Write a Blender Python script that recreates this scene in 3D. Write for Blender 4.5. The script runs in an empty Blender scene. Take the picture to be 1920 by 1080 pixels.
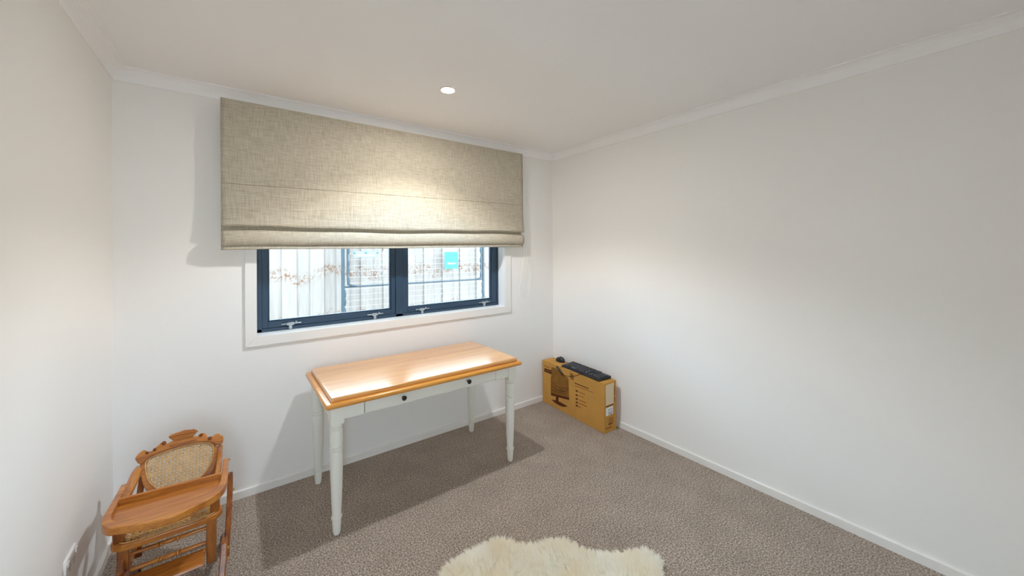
import bpy, bmesh, math, random
import numpy as np
from mathutils import Vector, Matrix

random.seed(7); rng = np.random.default_rng(7)
S = bpy.context.scene
COL = S.collection

# ------------------------------------------------------------------ camera
F_PX, CX, CY = 703.78, 960.0, 468.14          # focal length / principal point, 1920x1080 frame
YAW, PITCH, ROLL, HCAM = 0.6397, 0.0015, -0.0054, 1.456
_f = np.array([math.sin(YAW)*math.cos(PITCH), math.cos(YAW)*math.cos(PITCH), math.sin(PITCH)])
_rt = np.array([math.cos(YAW), -math.sin(YAW), 0.0]); _up = np.cross(_rt, _f)
_r = math.cos(ROLL)*_rt + math.sin(ROLL)*_up; _u = -math.sin(ROLL)*_rt + math.cos(ROLL)*_up
CAMP = np.array([0.0, 0.0, HCAM])
cam = bpy.data.cameras.new('camera'); cam_o = bpy.data.objects.new('camera', cam); COL.objects.link(cam_o)
cam.sensor_width = 36.0; cam.sensor_fit = 'HORIZONTAL'; cam.lens = F_PX*36.0/1920.0
cam.shift_y = (CY-540.0)/1920.0; cam.clip_start = 0.02
cam_o.matrix_world = Matrix(((_r[0], _u[0], -_f[0], 0), (_r[1], _u[1], -_f[1], 0), (_r[2], _u[2], -_f[2], HCAM), (0, 0, 0, 1)))
S.camera = cam_o

# ------------------------------------------------------------------ world, exposure
W = bpy.data.worlds.new('overcast_sky'); S.world = W; W.use_nodes = True
bg = W.node_tree.nodes['Background']; bg.inputs[0].default_value = (0.66, 0.85, 1.0, 1); bg.inputs[1].default_value = 8.8
S.view_settings.view_transform = 'Standard'; S.view_settings.look = 'None'
S.view_settings.exposure = 0.68; S.view_settings.gamma = 1.0; S.view_settings.use_curve_mapping = False
S.cycles.diffuse_bounces = 14; S.cycles.max_bounces = 18; S.cycles.glossy_bounces = 5
LAMP_W = 33.0
LAMP_COL = (1.0, 1.0, 1.0)
BEAM, BLEND = 132.0, 0.15

# ------------------------------------------------------------------ room measures
XL, XR, YB, YF, ZC = -0.491, 2.548, 2.747, -0.75, 2.40

# ------------------------------------------------------------------ pixel -> point
def ray(px, py):
    return _f + _r*(px-CX)/F_PX + _u*(CY-py)/F_PX
def U(px, py, axis, val):
    D = ray(px, py); i = 'xyz'.index(axis); t = (val-CAMP[i])/D[i]
    return CAMP + t*D
def UP(px, py, P0, N):
    D = ray(px, py); P0 = np.array(P0, float); N = np.array(N, float)
    return CAMP + D*(np.dot(P0-CAMP, N)/np.dot(D, N))

# ------------------------------------------------------------------ materials
def new_mat(name):
    m = bpy.data.materials.new(name); m.use_nodes = True
    nt = m.node_tree; b = nt.nodes['Principled BSDF']
    return m, nt, b
def N(nt, t, **kw):
    n = nt.nodes.new(t)
    for k, v in kw.items():
        if k in n.inputs: n.inputs[k].default_value = v
        else: setattr(n, k, v)
    return n
def plain(name, col, rough=0.5, spec=0.5, metal=0.0, bump=0.0, bscale=200.0, var=0.0, vscale=8.0):
    m, nt, b = new_mat(name)
    b.inputs['Base Color'].default_value = (*col, 1); b.inputs['Roughness'].default_value = rough
    b.inputs['Specular IOR Level'].default_value = spec; b.inputs['Metallic'].default_value = metal
    tc = N(nt, 'ShaderNodeTexCoord')
    if bump:
        n = N(nt, 'ShaderNodeTexNoise', Scale=bscale, Detail=3.0)
        nt.links.new(tc.outputs['Object'], n.inputs['Vector'])
        bp = N(nt, 'ShaderNodeBump', Strength=bump, Distance=0.002)
        nt.links.new(n.outputs['Fac'], bp.inputs['Height']); nt.links.new(bp.outputs[0], b.inputs['Normal'])
    if var:
        n2 = N(nt, 'ShaderNodeTexNoise', Scale=vscale, Detail=4.0)
        nt.links.new(tc.outputs['Object'], n2.inputs['Vector'])
        r = N(nt, 'ShaderNodeValToRGB')
        r.color_ramp.elements[0].color = (*[c*(1-var) for c in col], 1); r.color_ramp.elements[0].position = .3
        r.color_ramp.elements[1].color = (*[min(1, c*(1+var)) for c in col], 1); r.color_ramp.elements[1].position = .7
        nt.links.new(n2.outputs['Fac'], r.inputs[0]); nt.links.new(r.outputs[0], b.inputs['Base Color'])
    return m
def wood(name, dark, mid, light, axis=0, rough=0.35, freq=9.0, coat=0.0, knots=0.0, spec=0.5, coat_rough=0.2, coat_ior=1.5):
    m, nt, b = new_mat(name); L = nt.links.new
    tc = N(nt, 'ShaderNodeTexCoord'); mp = N(nt, 'ShaderNodeMapping')
    sc = [freq, freq, freq]; sc[axis] = freq*0.07; mp.inputs['Scale'].default_value = sc
    L(tc.outputs['Object'], mp.inputs['Vector'])
    n1 = N(nt, 'ShaderNodeTexNoise', Scale=1.6, Detail=6.0, Roughness=0.6, Distortion=0.6); L(mp.outputs[0], n1.inputs['Vector'])
    mp2 = N(nt, 'ShaderNodeMapping'); s2 = [freq*22]*3; s2[axis] = freq*0.8; mp2.inputs['Scale'].default_value = s2
    L(tc.outputs['Object'], mp2.inputs['Vector'])
    n2 = N(nt, 'ShaderNodeTexNoise', Scale=1.0, Detail=2.0); L(mp2.outputs[0], n2.inputs['Vector'])
    mx = N(nt, 'ShaderNodeMath', operation='MULTIPLY_ADD'); mx.inputs[1].default_value = 0.35; L(n2.outputs['Fac'], mx.inputs[0])
    ml = N(nt, 'ShaderNodeMath', operation='MULTIPLY'); ml.inputs[1].default_value = 0.72; L(n1.outputs['Fac'], ml.inputs[0]); L(ml.outputs[0], mx.inputs[2])
    r = N(nt, 'ShaderNodeValToRGB'); e = r.color_ramp.elements
    e[0].position = .36; e[0].color = (*dark, 1); e[1].position = .67; e[1].color = (*light, 1)
    k = e.new(.52); k.color = (*mid, 1)
    L(mx.outputs[0], r.inputs[0]); out = r.outputs[0]
    if knots:
        mp3 = N(nt, 'ShaderNodeMapping'); s3 = [7.0]*3; s3[axis] = 3.2; mp3.inputs['Scale'].default_value = s3; L(tc.outputs['Object'], mp3.inputs['Vector'])
        v = N(nt, 'ShaderNodeTexVoronoi', Scale=1.0); L(mp3.outputs[0], v.inputs['Vector'])
        kr = N(nt, 'ShaderNodeValToRGB'); kr.color_ramp.elements[0].position = .03; kr.color_ramp.elements[0].color = (knots, knots, knots, 1)
        kr.color_ramp.elements[1].position = .10; kr.color_ramp.elements[1].color = (0, 0, 0, 1)
        L(v.outputs['Distance'], kr.inputs[0])
        mc = N(nt, 'ShaderNodeMix', data_type='RGBA'); L(kr.outputs[0], mc.inputs['Factor']); L(out, mc.inputs['A'])
        mc.inputs['B'].default_value = (dark[0]*.35, dark[1]*.3, dark[2]*.3, 1); out = mc.outputs['Result']
    L(out, b.inputs['Base Color'])
    b.inputs['Roughness'].default_value = rough; b.inputs['Specular IOR Level'].default_value = spec
    b.inputs['Coat Weight'].default_value = coat; b.inputs['Coat IOR'].default_value = coat_ior; b.inputs['Coat Roughness'].default_value = coat_rough
    bp = N(nt, 'ShaderNodeBump', Strength=0.12, Distance=0.001); L(n2.outputs['Fac'], bp.inputs['Height']); L(bp.outputs[0], b.inputs['Normal'])
    return m

M = {}
M['wall'] = plain('wall_paint', (.86, .845, .825), .65, .3, bump=.05, bscale=120)
M['ceiling'] = plain('ceiling_paint', (.90, .895, .895), .75, .2, bump=.04, bscale=90)
M['trim'] = plain('trim_enamel', (.83, .81, .78), .35, .5)
M['reveal'] = plain('window_reveal_enamel', (.86, .87, .87), .35, .5)
M['alu'] = plain('dark_joinery', (.026, .055, .095), .42, .5, bump=.03, bscale=900)  # blue of the reflected sky is mixed into this base colour
M['steel'] = plain('stay_metal', (.45, .5, .53), .35, .5, metal=.7)
M['paint'] = plain('cream_paint', (.80, .80, .735), .42, .5, bump=.03, bscale=60)
M['pine'] = wood('pine_varnish', (.55, .22, .045), (.68, .31, .075), (.76, .39, .115), 0, .30, 7.0, coat=1.0, knots=.8, coat_rough=.16, coat_ior=1.9)
M['pine_edge'] = wood('pine_edge_varnish', (.56, .22, .03), (.68, .29, .045), (.75, .36, .07), 0, .28, 7.0, coat=.4)
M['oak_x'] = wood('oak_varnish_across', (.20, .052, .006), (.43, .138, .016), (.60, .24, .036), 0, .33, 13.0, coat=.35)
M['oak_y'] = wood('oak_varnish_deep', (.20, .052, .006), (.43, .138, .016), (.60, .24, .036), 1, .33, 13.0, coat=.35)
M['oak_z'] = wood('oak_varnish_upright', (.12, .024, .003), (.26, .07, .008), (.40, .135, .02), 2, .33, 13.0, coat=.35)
M['cane'] = plain('woven_cane', (.62, .37, .13), .5, .4, var=.25, vscale=60)
M['brass'] = plain('brass', (.70, .48, .18), .3, .5, metal=1.0)
M['knob'] = plain('dark_bronze', (.025, .018, .014), .35, .5, metal=.4)
M['cardboard'] = plain('cardboard', (.55, .285, .068), .8, .2, bump=.06, bscale=300, var=.07, vscale=9)
M['cardboard_in'] = plain('cardboard_fold', (.40, .20, .05), .85, .2)
M['ink'] = plain('brown_ink', (.10, .028, .010), .8, .2)
M['ink_red'] = plain('red_brown_ink', (.20, .035, .012), .8, .2)
M['ink_mid'] = plain('faint_brown_ink', (.27, .115, .028), .8, .2)
M['screen_ink'] = plain('printed_screen_tone', (.25, .115, .022), .8, .2, var=.18, vscale=18)
M['label'] = plain('cream_label', (.72, .60, .42), .6, .3)
M['sticker'] = plain('white_sticker', (.80, .80, .80), .5, .4)
M['sticker_ink'] = plain('grey_sticker_print', (.28, .30, .36), .6, .3)
M['plastic'] = plain('black_plastic', (.012, .013, .018), .38, .5)
M['keycap'] = plain('black_keycaps', (.02, .022, .03), .42, .5)
M['key_legend'] = plain('key_legend_white', (.55, .56, .58), .5, .4)
M['cord'] = plain('white_cord', (.80, .78, .75), .55, .3)
M['outlet'] = plain('white_switch_plastic', (.84, .83, .81), .3, .5)
M['slot'] = plain('socket_slot', (.03, .03, .03), .6, .3)
M['tube'] = plain('dark_galvanised_tube', (.020, .034, .044), .6, .4, var=.2, vscale=30)
M['wire'] = plain('bright_wire', (.27, .26, .25), .5, .4)
M['teal'] = plain('teal_sign', (.012, .23, .26), .5, .4)
M['teal_dark'] = plain('teal_sign_print', (.006, .12, .15), .5, .4)
M['white'] = plain('sign_white', (.42, .43, .43), .5, .4)
M['clip'] = plain('grey_green_clip', (.05, .11, .105), .5, .4)
M['strip'] = plain('pale_banner', (.15, .14, .135), .6, .3)
M['ground'] = plain('pale_gravel', (.28, .27, .25), .9, .2, bump=.5, bscale=60, var=.25, vscale=40)
M['hide'] = plain('sheep_hide', (.94, .90, .80), .8, .2)

def m_carpet():
    m, nt, b = new_mat('cut_pile_carpet'); L = nt.links.new
    tc = N(nt, 'ShaderNodeTexCoord')
    n1 = N(nt, 'ShaderNodeTexNoise', Scale=130.0, Detail=4.0, Roughness=.8); L(tc.outputs['Object'], n1.inputs['Vector'])
    r = N(nt, 'ShaderNodeValToRGB'); e = r.color_ramp.elements
    e[0].position = .33; e[0].color = (.06, .044, .034, 1); e[1].position = .69; e[1].color = (.88, .75, .63, 1)
    k = e.new(.5); k.color = (.315, .25, .205, 1); L(n1.outputs['Fac'], r.inputs[0])
    n2 = N(nt, 'ShaderNodeTexNoise', Scale=5.5, Detail=3.0, Roughness=.55); L(tc.outputs['Object'], n2.inputs['Vector'])
    r2 = N(nt, 'ShaderNodeValToRGB'); r2.color_ramp.elements[0].position = .3; r2.color_ramp.elements[0].color = (.88, .875, .87, 1)
    r2.color_ramp.elements[1].position = .7; r2.color_ramp.elements[1].color = (1.05, 1.05, 1.05, 1); L(n2.outputs['Fac'], r2.inputs[0])
    mx = N(nt, 'ShaderNodeMix', data_type='RGBA', blend_type='MULTIPLY'); mx.inputs['Factor'].default_value = 1.0
    L(r.outputs[0], mx.inputs['A']); L(r2.outputs[0], mx.inputs['B']); L(mx.outputs['Result'], b.inputs['Base Color'])
    b.inputs['Roughness'].default_value = .95; b.inputs['Specular IOR Level'].default_value = .1
    b.inputs['Sheen Weight'].default_value = .15
    bp = N(nt, 'ShaderNodeBump', Strength=.45, Distance=.005); L(n1.outputs['Fac'], bp.inputs['Height']); L(bp.outputs[0], b.inputs['Normal'])
    return m
M['carpet'] = m_carpet()
def m_linen():
    m, nt, b = new_mat('oatmeal_linen'); L = nt.links.new
    tc = N(nt, 'ShaderNodeTexCoord')
    def weave(sx, sz, seed):
        mp = N(nt, 'ShaderNodeMapping'); mp.inputs['Scale'].default_value = (sx, 40, sz); mp.inputs['Location'].default_value = (seed, 0, seed)
        L(tc.outputs['Object'], mp.inputs['Vector'])
        n = N(nt, 'ShaderNodeTexNoise', Scale=1.0, Detail=2.0); L(mp.outputs[0], n.inputs['Vector']); return n.outputs['Fac']
    a = weave(420, 14, 0); c = weave(14, 420, 3.3)
    ad = N(nt, 'ShaderNodeMath', operation='ADD'); L(a, ad.inputs[0]); L(c, ad.inputs[1])
    hf = N(nt, 'ShaderNodeMath', operation='MULTIPLY'); hf.inputs[1].default_value = .5; L(ad.outputs[0], hf.inputs[0])
    r = N(nt, 'ShaderNodeValToRGB'); e = r.color_ramp.elements
    e[0].position = .36; e[0].color = (.36, .32, .25, 1); e[1].position = .64; e[1].color = (.60, .55, .45, 1)
    L(hf.outputs[0], r.inputs[0]); L(r.outputs[0], b.inputs['Base Color'])
    b.inputs['Roughness'].default_value = .9; b.inputs['Specular IOR Level'].default_value = .15
    bp = N(nt, 'ShaderNodeBump', Strength=.3, Distance=.001); L(hf.outputs[0], bp.inputs['Height']); L(bp.outputs[0], b.inputs['Normal'])
    return m
M['linen'] = m_linen()
def m_glass():
    m, nt, b = new_mat('window_glass'); nt.nodes.remove(b); L = nt.links.new
    t = N(nt, 'ShaderNodeBsdfTransparent'); t.inputs[0].default_value = (.96, .98, .98, 1)
    g = N(nt, 'ShaderNodeBsdfGlossy', Roughness=0.01)
    fr = N(nt, 'ShaderNodeFresnel', IOR=1.45); mx = N(nt, 'ShaderNodeMixShader')
    L(fr.outputs[0], mx.inputs[0]); L(t.outputs[0], mx.inputs[1]); L(g.outputs[0], mx.inputs[2])
    L(mx.outputs[0], nt.nodes['Material Output'].inputs[0]); return m
M['glass'] = m_glass()
def m_fence():
    m, nt, b = new_mat('pale_pine_paling'); L = nt.links.new
    geo = N(nt, 'ShaderNodeNewGeometry'); oi = N(nt, 'ShaderNodeObjectInfo')
    mp = N(nt, 'ShaderNodeMapping'); mp.inputs['Scale'].default_value = (14, 14, 1.3); L(geo.outputs['Position'], mp.inputs['Vector'])
    ofs = N(nt, 'ShaderNodeVectorMath', operation='ADD'); L(mp.outputs[0], ofs.inputs[0])
    cb = N(nt, 'ShaderNodeCombineXYZ'); sc = N(nt, 'ShaderNodeMath', operation='MULTIPLY'); sc.inputs[1].default_value = 40.0
    L(oi.outputs['Random'], sc.inputs[0]); L(sc.outputs[0], cb.inputs['Z']); L(cb.outputs[0], ofs.inputs[1])
    n = N(nt, 'ShaderNodeTexNoise', Scale=2.0, Detail=5.0, Distortion=.8); L(ofs.outputs[0], n.inputs['Vector'])
    r = N(nt, 'ShaderNodeValToRGB'); e = r.color_ramp.elements
    e[0].position = .3; e[0].color = (.180, .146, .126, 1); e[1].position = .62; e[1].color = (.212, .180, .160, 1); L(n.outputs['Fac'], r.inputs[0])
    # knot whorls: rows of small brown patches across the boards
    mp2 = N(nt, 'ShaderNodeMapping'); mp2.inputs['Scale'].default_value = (15, 0, 13); L(geo.outputs['Position'], mp2.inputs['Vector'])
    k1 = N(nt, 'ShaderNodeTexNoise', Scale=1.3, Detail=4.0, Roughness=.65, Distortion=1.8); L(mp2.outputs[0], k1.inputs['Vector'])
    mp3 = N(nt, 'ShaderNodeMapping'); mp3.inputs['Scale'].default_value = (2.3, 0, 0); L(geo.outputs['Position'], mp3.inputs['Vector'])
    k2 = N(nt, 'ShaderNodeTexNoise', Scale=1.0, Detail=2.0); L(mp3.outputs[0], k2.inputs['Vector'])
    sep = N(nt, 'ShaderNodeSeparateXYZ'); L(geo.outputs['Position'], sep.inputs[0])
    zz = N(nt, 'ShaderNodeMath', operation='MULTIPLY_ADD'); zz.inputs[1].default_value = .55; L(k2.outputs['Fac'], zz.inputs[0]); L(sep.outputs['Z'], zz.inputs[2])
    wv = N(nt, 'ShaderNodeMath', operation='PINGPONG'); wv.inputs[1].default_value = .29; L(zz.outputs[0], wv.inputs[0])
    rb = N(nt, 'ShaderNodeMapRange'); rb.inputs[1].default_value = .19; rb.inputs[2].default_value = .25; L(wv.outputs[0], rb.inputs[0])
    ra = N(nt, 'ShaderNodeMapRange'); ra.inputs[1].default_value = .49; ra.inputs[2].default_value = .58; L(k1.outputs['Fac'], ra.inputs[0])
    mu = N(nt, 'ShaderNodeMath', operation='MULTIPLY'); L(ra.outputs[0], mu.inputs[0]); L(rb.outputs[0], mu.inputs[1])
    mc = N(nt, 'ShaderNodeMix', data_type='RGBA'); L(mu.outputs[0], mc.inputs['Factor']); L(r.outputs[0], mc.inputs['A']); mc.inputs['B'].default_value = (.125, .066, .04, 1)
    L(mc.outputs['Result'], b.inputs['Base Color']); b.inputs['Roughness'].default_value = .8; b.inputs['Specular IOR Level'].default_value = .2
    return m
M['fence'] = m_fence()
def m_wool():
    m, nt, b = new_mat('cream_fleece'); L = nt.links.new
    oi = N(nt, 'ShaderNodeTexCoord'); n = N(nt, 'ShaderNodeTexNoise', Scale=6.0, Detail=3.0); L(oi.outputs['Object'], n.inputs['Vector'])
    r = N(nt, 'ShaderNodeValToRGB'); e = r.color_ramp.elements
    e[0].position = .35; e[0].color = (.95, .90, .78, 1); e[1].position = .65; e[1].color = (.97, .95, .89, 1); L(n.outputs['Fac'], r.inputs[0])
    d = N(nt, 'ShaderNodeBsdfDiffuse'); t = N(nt, 'ShaderNodeBsdfTranslucent'); mx = N(nt, 'ShaderNodeMixShader'); mx.inputs[0].default_value = .5
    g = N(nt, 'ShaderNodeNewGeometry'); nm = N(nt, 'ShaderNodeMix', data_type='VECTOR'); nm.inputs['Factor'].default_value = .72
    L(g.outputs['Normal'], nm.inputs['A']); nm.inputs['B'].default_value = (0, 0, 1)
    nz = N(nt, 'ShaderNodeVectorMath', operation='NORMALIZE'); L(nm.outputs['Result'], nz.inputs[0])
    L(r.outputs[0], d.inputs[0]); L(r.outputs[0], t.inputs[0]); L(d.outputs[0], mx.inputs[1]); L(t.outputs[0], mx.inputs[2])
    nt.nodes.remove(b); L(mx.outputs[0], nt.nodes['Material Output'].inputs[0]); return m
M['wool'] = m_wool()
def m_emit(name, col, s):
    m, nt, b = new_mat(name); b.inputs['Emission Color'].default_value = (*col, 1); b.inputs['Emission Strength'].default_value = s
    b.inputs['Base Color'].default_value = (.8, .8, .8, 1); return m
M['lamp'] = m_emit('lit_diffuser', (1.0, .94, .85), 690.0)

# ------------------------------------------------------------------ mesh helpers
class MB:
    def __init__(s): s.v = []; s.f = []
    def add(s, vs, fs):
        o = len(s.v); s.v += [tuple(float(c) for c in q) for q in vs]; s.f += [tuple(i+o for i in q) for q in fs]; return s
    def box(s, x0, x1, y0, y1, z0, z1):
        return s.add([(x0, y0, z0), (x1, y0, z0), (x1, y1, z0), (x0, y1, z0), (x0, y0, z1), (x1, y0, z1), (x1, y1, z1), (x0, y1, z1)],
                     [(0, 3, 2, 1), (4, 5, 6, 7), (0, 1, 5, 4), (1, 2, 6, 5), (2, 3, 7, 6), (3, 0, 4, 7)])
    def prism(s, pts, off):
        """polygon of 3D points, extruded by vector off"""
        pts = [np.array(q, float) for q in pts]; off = np.array(off, float); n = len(pts)
        vs = pts + [q+off for q in pts]
        fs = [tuple(range(n-1, -1, -1)), tuple(range(n, 2*n))] + [(i, (i+1) % n, n+(i+1) % n, n+i) for i in range(n)]
        return s.add(vs, fs)
    def ring(s, outer, inner, off):
        """frame between two equal-length loops, extruded by off"""
        n = len(outer); off = np.array(off, float)
        o = [np.array(q, float) for q in outer]; i_ = [np.array(q, float) for q in inner]
        vs = o + i_ + [q+off for q in o] + [q+off for q in i_]; fs = []
        for k in range(n):
            j = (k+1) % n
            fs += [(k, j, n+j, n+k), (2*n+k, 3*n+k, 3*n+j, 2*n+j), (k, 2*n+k, 2*n+j, j), (n+k, n+j, 3*n+j, 3*n+k)]
        return s.add(vs, fs)
    def lathe(s, prof, c=(0, 0, 0), axis='z', seg=24, d=None):
        """prof: list of (radius, height) along axis (or along direction d) from point c"""
        if d is None: d = {'x': (1, 0, 0), 'y': (0, 1, 0), 'z': (0, 0, 1)}[axis]
        d = Vector(d).normalized(); a = d.orthogonal().normalized(); b = d.cross(a); c = Vector(c)
        vs = []; fs = []; n = len(prof)
        for r, h in prof:
            for k in range(seg):
                t = 2*math.pi*k/seg; vs.append(c + d*h + a*(r*math.cos(t)) + b*(r*math.sin(t)))
        for i in range(n-1):
            for k in range(seg):
                j = (k+1) % seg; fs.append((i*seg+k, i*seg+j, (i+1)*seg+j, (i+1)*seg+k))
        fs.append(tuple(range(seg-1, -1, -1))); fs.append(tuple((n-1)*seg+k for k in range(seg)))
        return s.add(vs, fs)
    def tube(s, path, r, seg=8, sx=1.0, sy=1.0):
        P = [Vector(tuple(float(c) for c in q)) for q in path]; n = len(P); vs = []; fs = []
        rr = r if hasattr(r, '__len__') else [r]*n
        t0 = (P[1]-P[0]).normalized(); a = t0.orthogonal().normalized()
        for i in range(n):
            t = (P[min(i+1, n-1)]-P[max(i-1, 0)]).normalized()
            a = (a - t*a.dot(t)).normalized(); b = t.cross(a)
            for k in range(seg):
                w = 2*math.pi*k/seg; vs.append(P[i] + a*(rr[i]*sx*math.cos(w)) + b*(rr[i]*sy*math.sin(w)))
        for i in range(n-1):
            for k in range(seg):
                j = (k+1) % seg; fs.append((i*seg+k, i*seg+j, (i+1)*seg+j, (i+1)*seg+k))
        fs.append(tuple(range(seg-1, -1, -1))); fs.append(tuple((n-1)*seg+k for k in range(seg)))
        return s.add(vs, fs)
    def sweep(s, path, w, t, side):
        """flat bar: rectangular section (w along 'side' vector, t along path normal) following path"""
        P = [np.array(q, float) for q in path]; side = np.array(side, float); side /= np.linalg.norm(side); n = len(P); vs = []; fs = []
        ww = w if hasattr(w, '__len__') else [w]*n
        for i in range(n):
            tg = P[min(i+1, n-1)]-P[max(i-1, 0)]; nn = np.cross(tg, side); nn /= np.linalg.norm(nn)
            h, k = side*ww[i]/2, nn*t/2
            vs += [P[i]-h-k, P[i]+h-k, P[i]+h+k, P[i]-h+k]
        for i in range(n-1):
            for k in range(4):
                j = (k+1) % 4; fs.append((i*4+k, i*4+j, (i+1)*4+j, (i+1)*4+k))
        fs.append((3, 2, 1, 0)); fs.append(tuple((n-1)*4+k for k in range(4)))
        return s.add(vs, fs)
    def build(s, name, mat, parent=None, org=(0, 0, 0), bevel=0.0, smooth=False, segs=2, fix=True):
        me = bpy.data.meshes.new(name); org = np.array(org, float)
        me.from_pydata([tuple(np.array(q)-org) for q in s.v], [], s.f)
        if fix:
            bm = bmesh.new(); bm.from_mesh(me); bmesh.ops.recalc_face_normals(bm, faces=bm.faces); bm.to_mesh(me); bm.free()
        me.materials.append(M[mat] if isinstance(mat, str) else mat)
        o = bpy.data.objects.new(name, me); COL.objects.link(o)
        if parent is not None: o.parent = parent
        if bevel:
            b = o.modifiers.new('edge', 'BEVEL'); b.width = bevel; b.segments = segs; b.limit_method = 'ANGLE'; b.angle_limit = math.radians(35)
        if smooth or bevel:
            me.shade_smooth()
            me.set_sharp_from_angle(angle=math.radians(40))
        return o
def tag(o, label, cat=None, group=None, kind=None):
    if label: o['label'] = label
    if cat: o['category'] = cat
    if group: o['group'] = group
    if kind: o['kind'] = kind
    return o
def thing(name, loc, label, cat, group=None, kind=None):
    o = bpy.data.objects.new(name, None); COL.objects.link(o); o.location = loc; o.empty_display_size = .05
    return tag(o, label, cat, group, kind)
def dup(o, loc, parent=None):
    c = o.copy(); COL.objects.link(c); c.location = loc
    if parent is not None: c.parent = parent
    return c
def lerp(a, b, t): return np.array(a, float)*(1-t)+np.array(b, float)*t
def smooth_path(pts, n=8, closed=False):
    """Catmull-Rom"""
    P = [np.array(q, float) for q in pts]; out = []; m = len(P); rng_ = range(m if closed else m-1)
    for i in rng_:
        g = (lambda k: P[k % m]) if closed else (lambda k: P[min(max(k, 0), m-1)])
        p0, p1, p2, p3 = g(i-1), g(i), g(i+1), g(i+2)
        for k in range(n):
            t = k/n; out.append(.5*((2*p1)+(-p0+p2)*t+(2*p0-5*p1+4*p2-p3)*t*t+(-p0+3*p1-3*p2+p3)*t**3))
    if not closed: out.append(P[-1])
    return out
def text_mesh(txt, size, name, mat, parent, M4, extrude=.0004):
    cu = bpy.data.curves.new('t', 'FONT'); cu.body = txt; cu.size = size; cu.extrude = extrude; cu.align_x = 'LEFT'
    to = bpy.data.objects.new('t', cu); COL.objects.link(to)
    dg = bpy.context.evaluated_depsgraph_get(); me = bpy.data.meshes.new_from_object(to.evaluated_get(dg))
    bpy.data.objects.remove(to); bpy.data.curves.remove(cu)
    me.transform(M4); me.materials.clear(); me.materials.append(M[mat]); me.name = name
    o = bpy.data.objects.new(name, me); COL.objects.link(o); o.parent = parent
    return o

# ================================================================== the room
WT = 0.16                                     # outer wall thickness
tag(MB().box(XL-.1, XR+.1, YF-.1, YB+.02, -.06, 0).build('floor', 'carpet'), 'grey-brown flecked carpet covering the whole floor', 'floor', kind='structure')
tag(MB().box(XL-.1, XR+.1, YF-.1, YB+WT, ZC, ZC+.06).build('ceiling', 'ceiling'), 'flat white painted ceiling', 'ceiling', kind='structure')
OX0, OX1, OZ0, OZ1 = .094, 1.984, .932, 2.135    # rough opening of the window
wb = MB()
wb.box(XL-.1, OX0, YB, YB+WT, -.06, ZC); wb.box(OX1, XR+.1, YB, YB+WT, -.06, ZC)
wb.box(OX0, OX1, YB, YB+WT, -.06, OZ0); wb.box(OX0, OX1, YB, YB+WT, OZ1, ZC)
tag(wb.build('wall_back', 'wall'), 'off-white painted wall holding the window', 'wall', kind='structure')
tag(MB().box(XL-.1, XL, YF-.1, YB, -.06, ZC).build('wall_left', 'wall'), 'off-white painted wall beside the wooden high chair', 'wall', kind='structure')
tag(MB().box(XR, XR+.1, YF-.1, YB, -.06, ZC).build('wall_right', 'wall'), 'long bare off-white wall beside the cardboard box', 'wall', kind='structure')
DX0, DX1, DZ = -.43, .39, 2.03                     # unseen doorway behind the camera, added so its gap lets in bluish fill daylight
wf = MB(); wf.box(XL, DX0, YF-.1, YF, -.06, ZC); wf.box(DX1, XR, YF-.1, YF, -.06, ZC); wf.box(DX0, DX1, YF-.1, YF, DZ, ZC)
dr1 = thing('fill_door_1', (-.02, YF, 0), 'added unseen white sliding door, ajar for fill daylight, opposite the window', 'door', kind='structure')
for d0, d1, z0, z1 in ((DX0-.06, DX0, 0, DZ+.06), (DX1, DX1+.06, 0, DZ+.06), (DX0, DX1, DZ, DZ+.06)):
    MB().box(d0, d1, YF-.1, YF+.012, z0, z1).build('fill_door_frame', 'trim', dr1, (-.02, YF, 0), bevel=.002)
MB().box(DX0+.30, DX1, YF-.07, YF-.03, 0, DZ).build('fill_door_leaf', 'trim', dr1, (-.02, YF, 0), bevel=.002)
tag(wf.build('wall_front', 'wall'), 'off-white painted wall opposite the window', 'wall', kind='structure')

# skirting: 47 mm high, 12 mm thick, eased top edge
def skirt(name, a, b, n, label):
    a, b, n = np.array(a, float), np.array(b, float), np.array(n, float)
    pr = [(0, 0), (.012, 0), (.012, .043), (.009, .047), (0, .047)]
    m = MB(); vs = []
    for e in (a, b):
        for d, z in pr: vs.append(e+n*d+np.array([0, 0, z]))
    k = len(pr)
    m.add(vs, [tuple(range(k)), tuple(range(2*k-1, k-1, -1))]+[(i, (i+1) % k, k+(i+1) % k, k+i) for i in range(k)])
    return tag(m.build(name, 'trim'), label, 'baseboard', kind='structure')
skirt('baseboard_back', (XL, YB, 0), (XR, YB, 0), (0, -1, 0), 'narrow white skirting board under the window wall')
skirt('baseboard_left', (XL, YF, 0), (XL, YB-.012, 0), (1, 0, 0), 'narrow white skirting board behind the high chair')
skirt('baseboard_right', (XR, YF, 0), (XR, YB-.012, 0), (-1, 0, 0), 'narrow white skirting board along the bare right wall')
skirt('baseboard_front', (DX1+.06, YF, 0), (XR-.012, YF, 0), (0, 1, 0), 'narrow white skirting board opposite the window')
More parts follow.
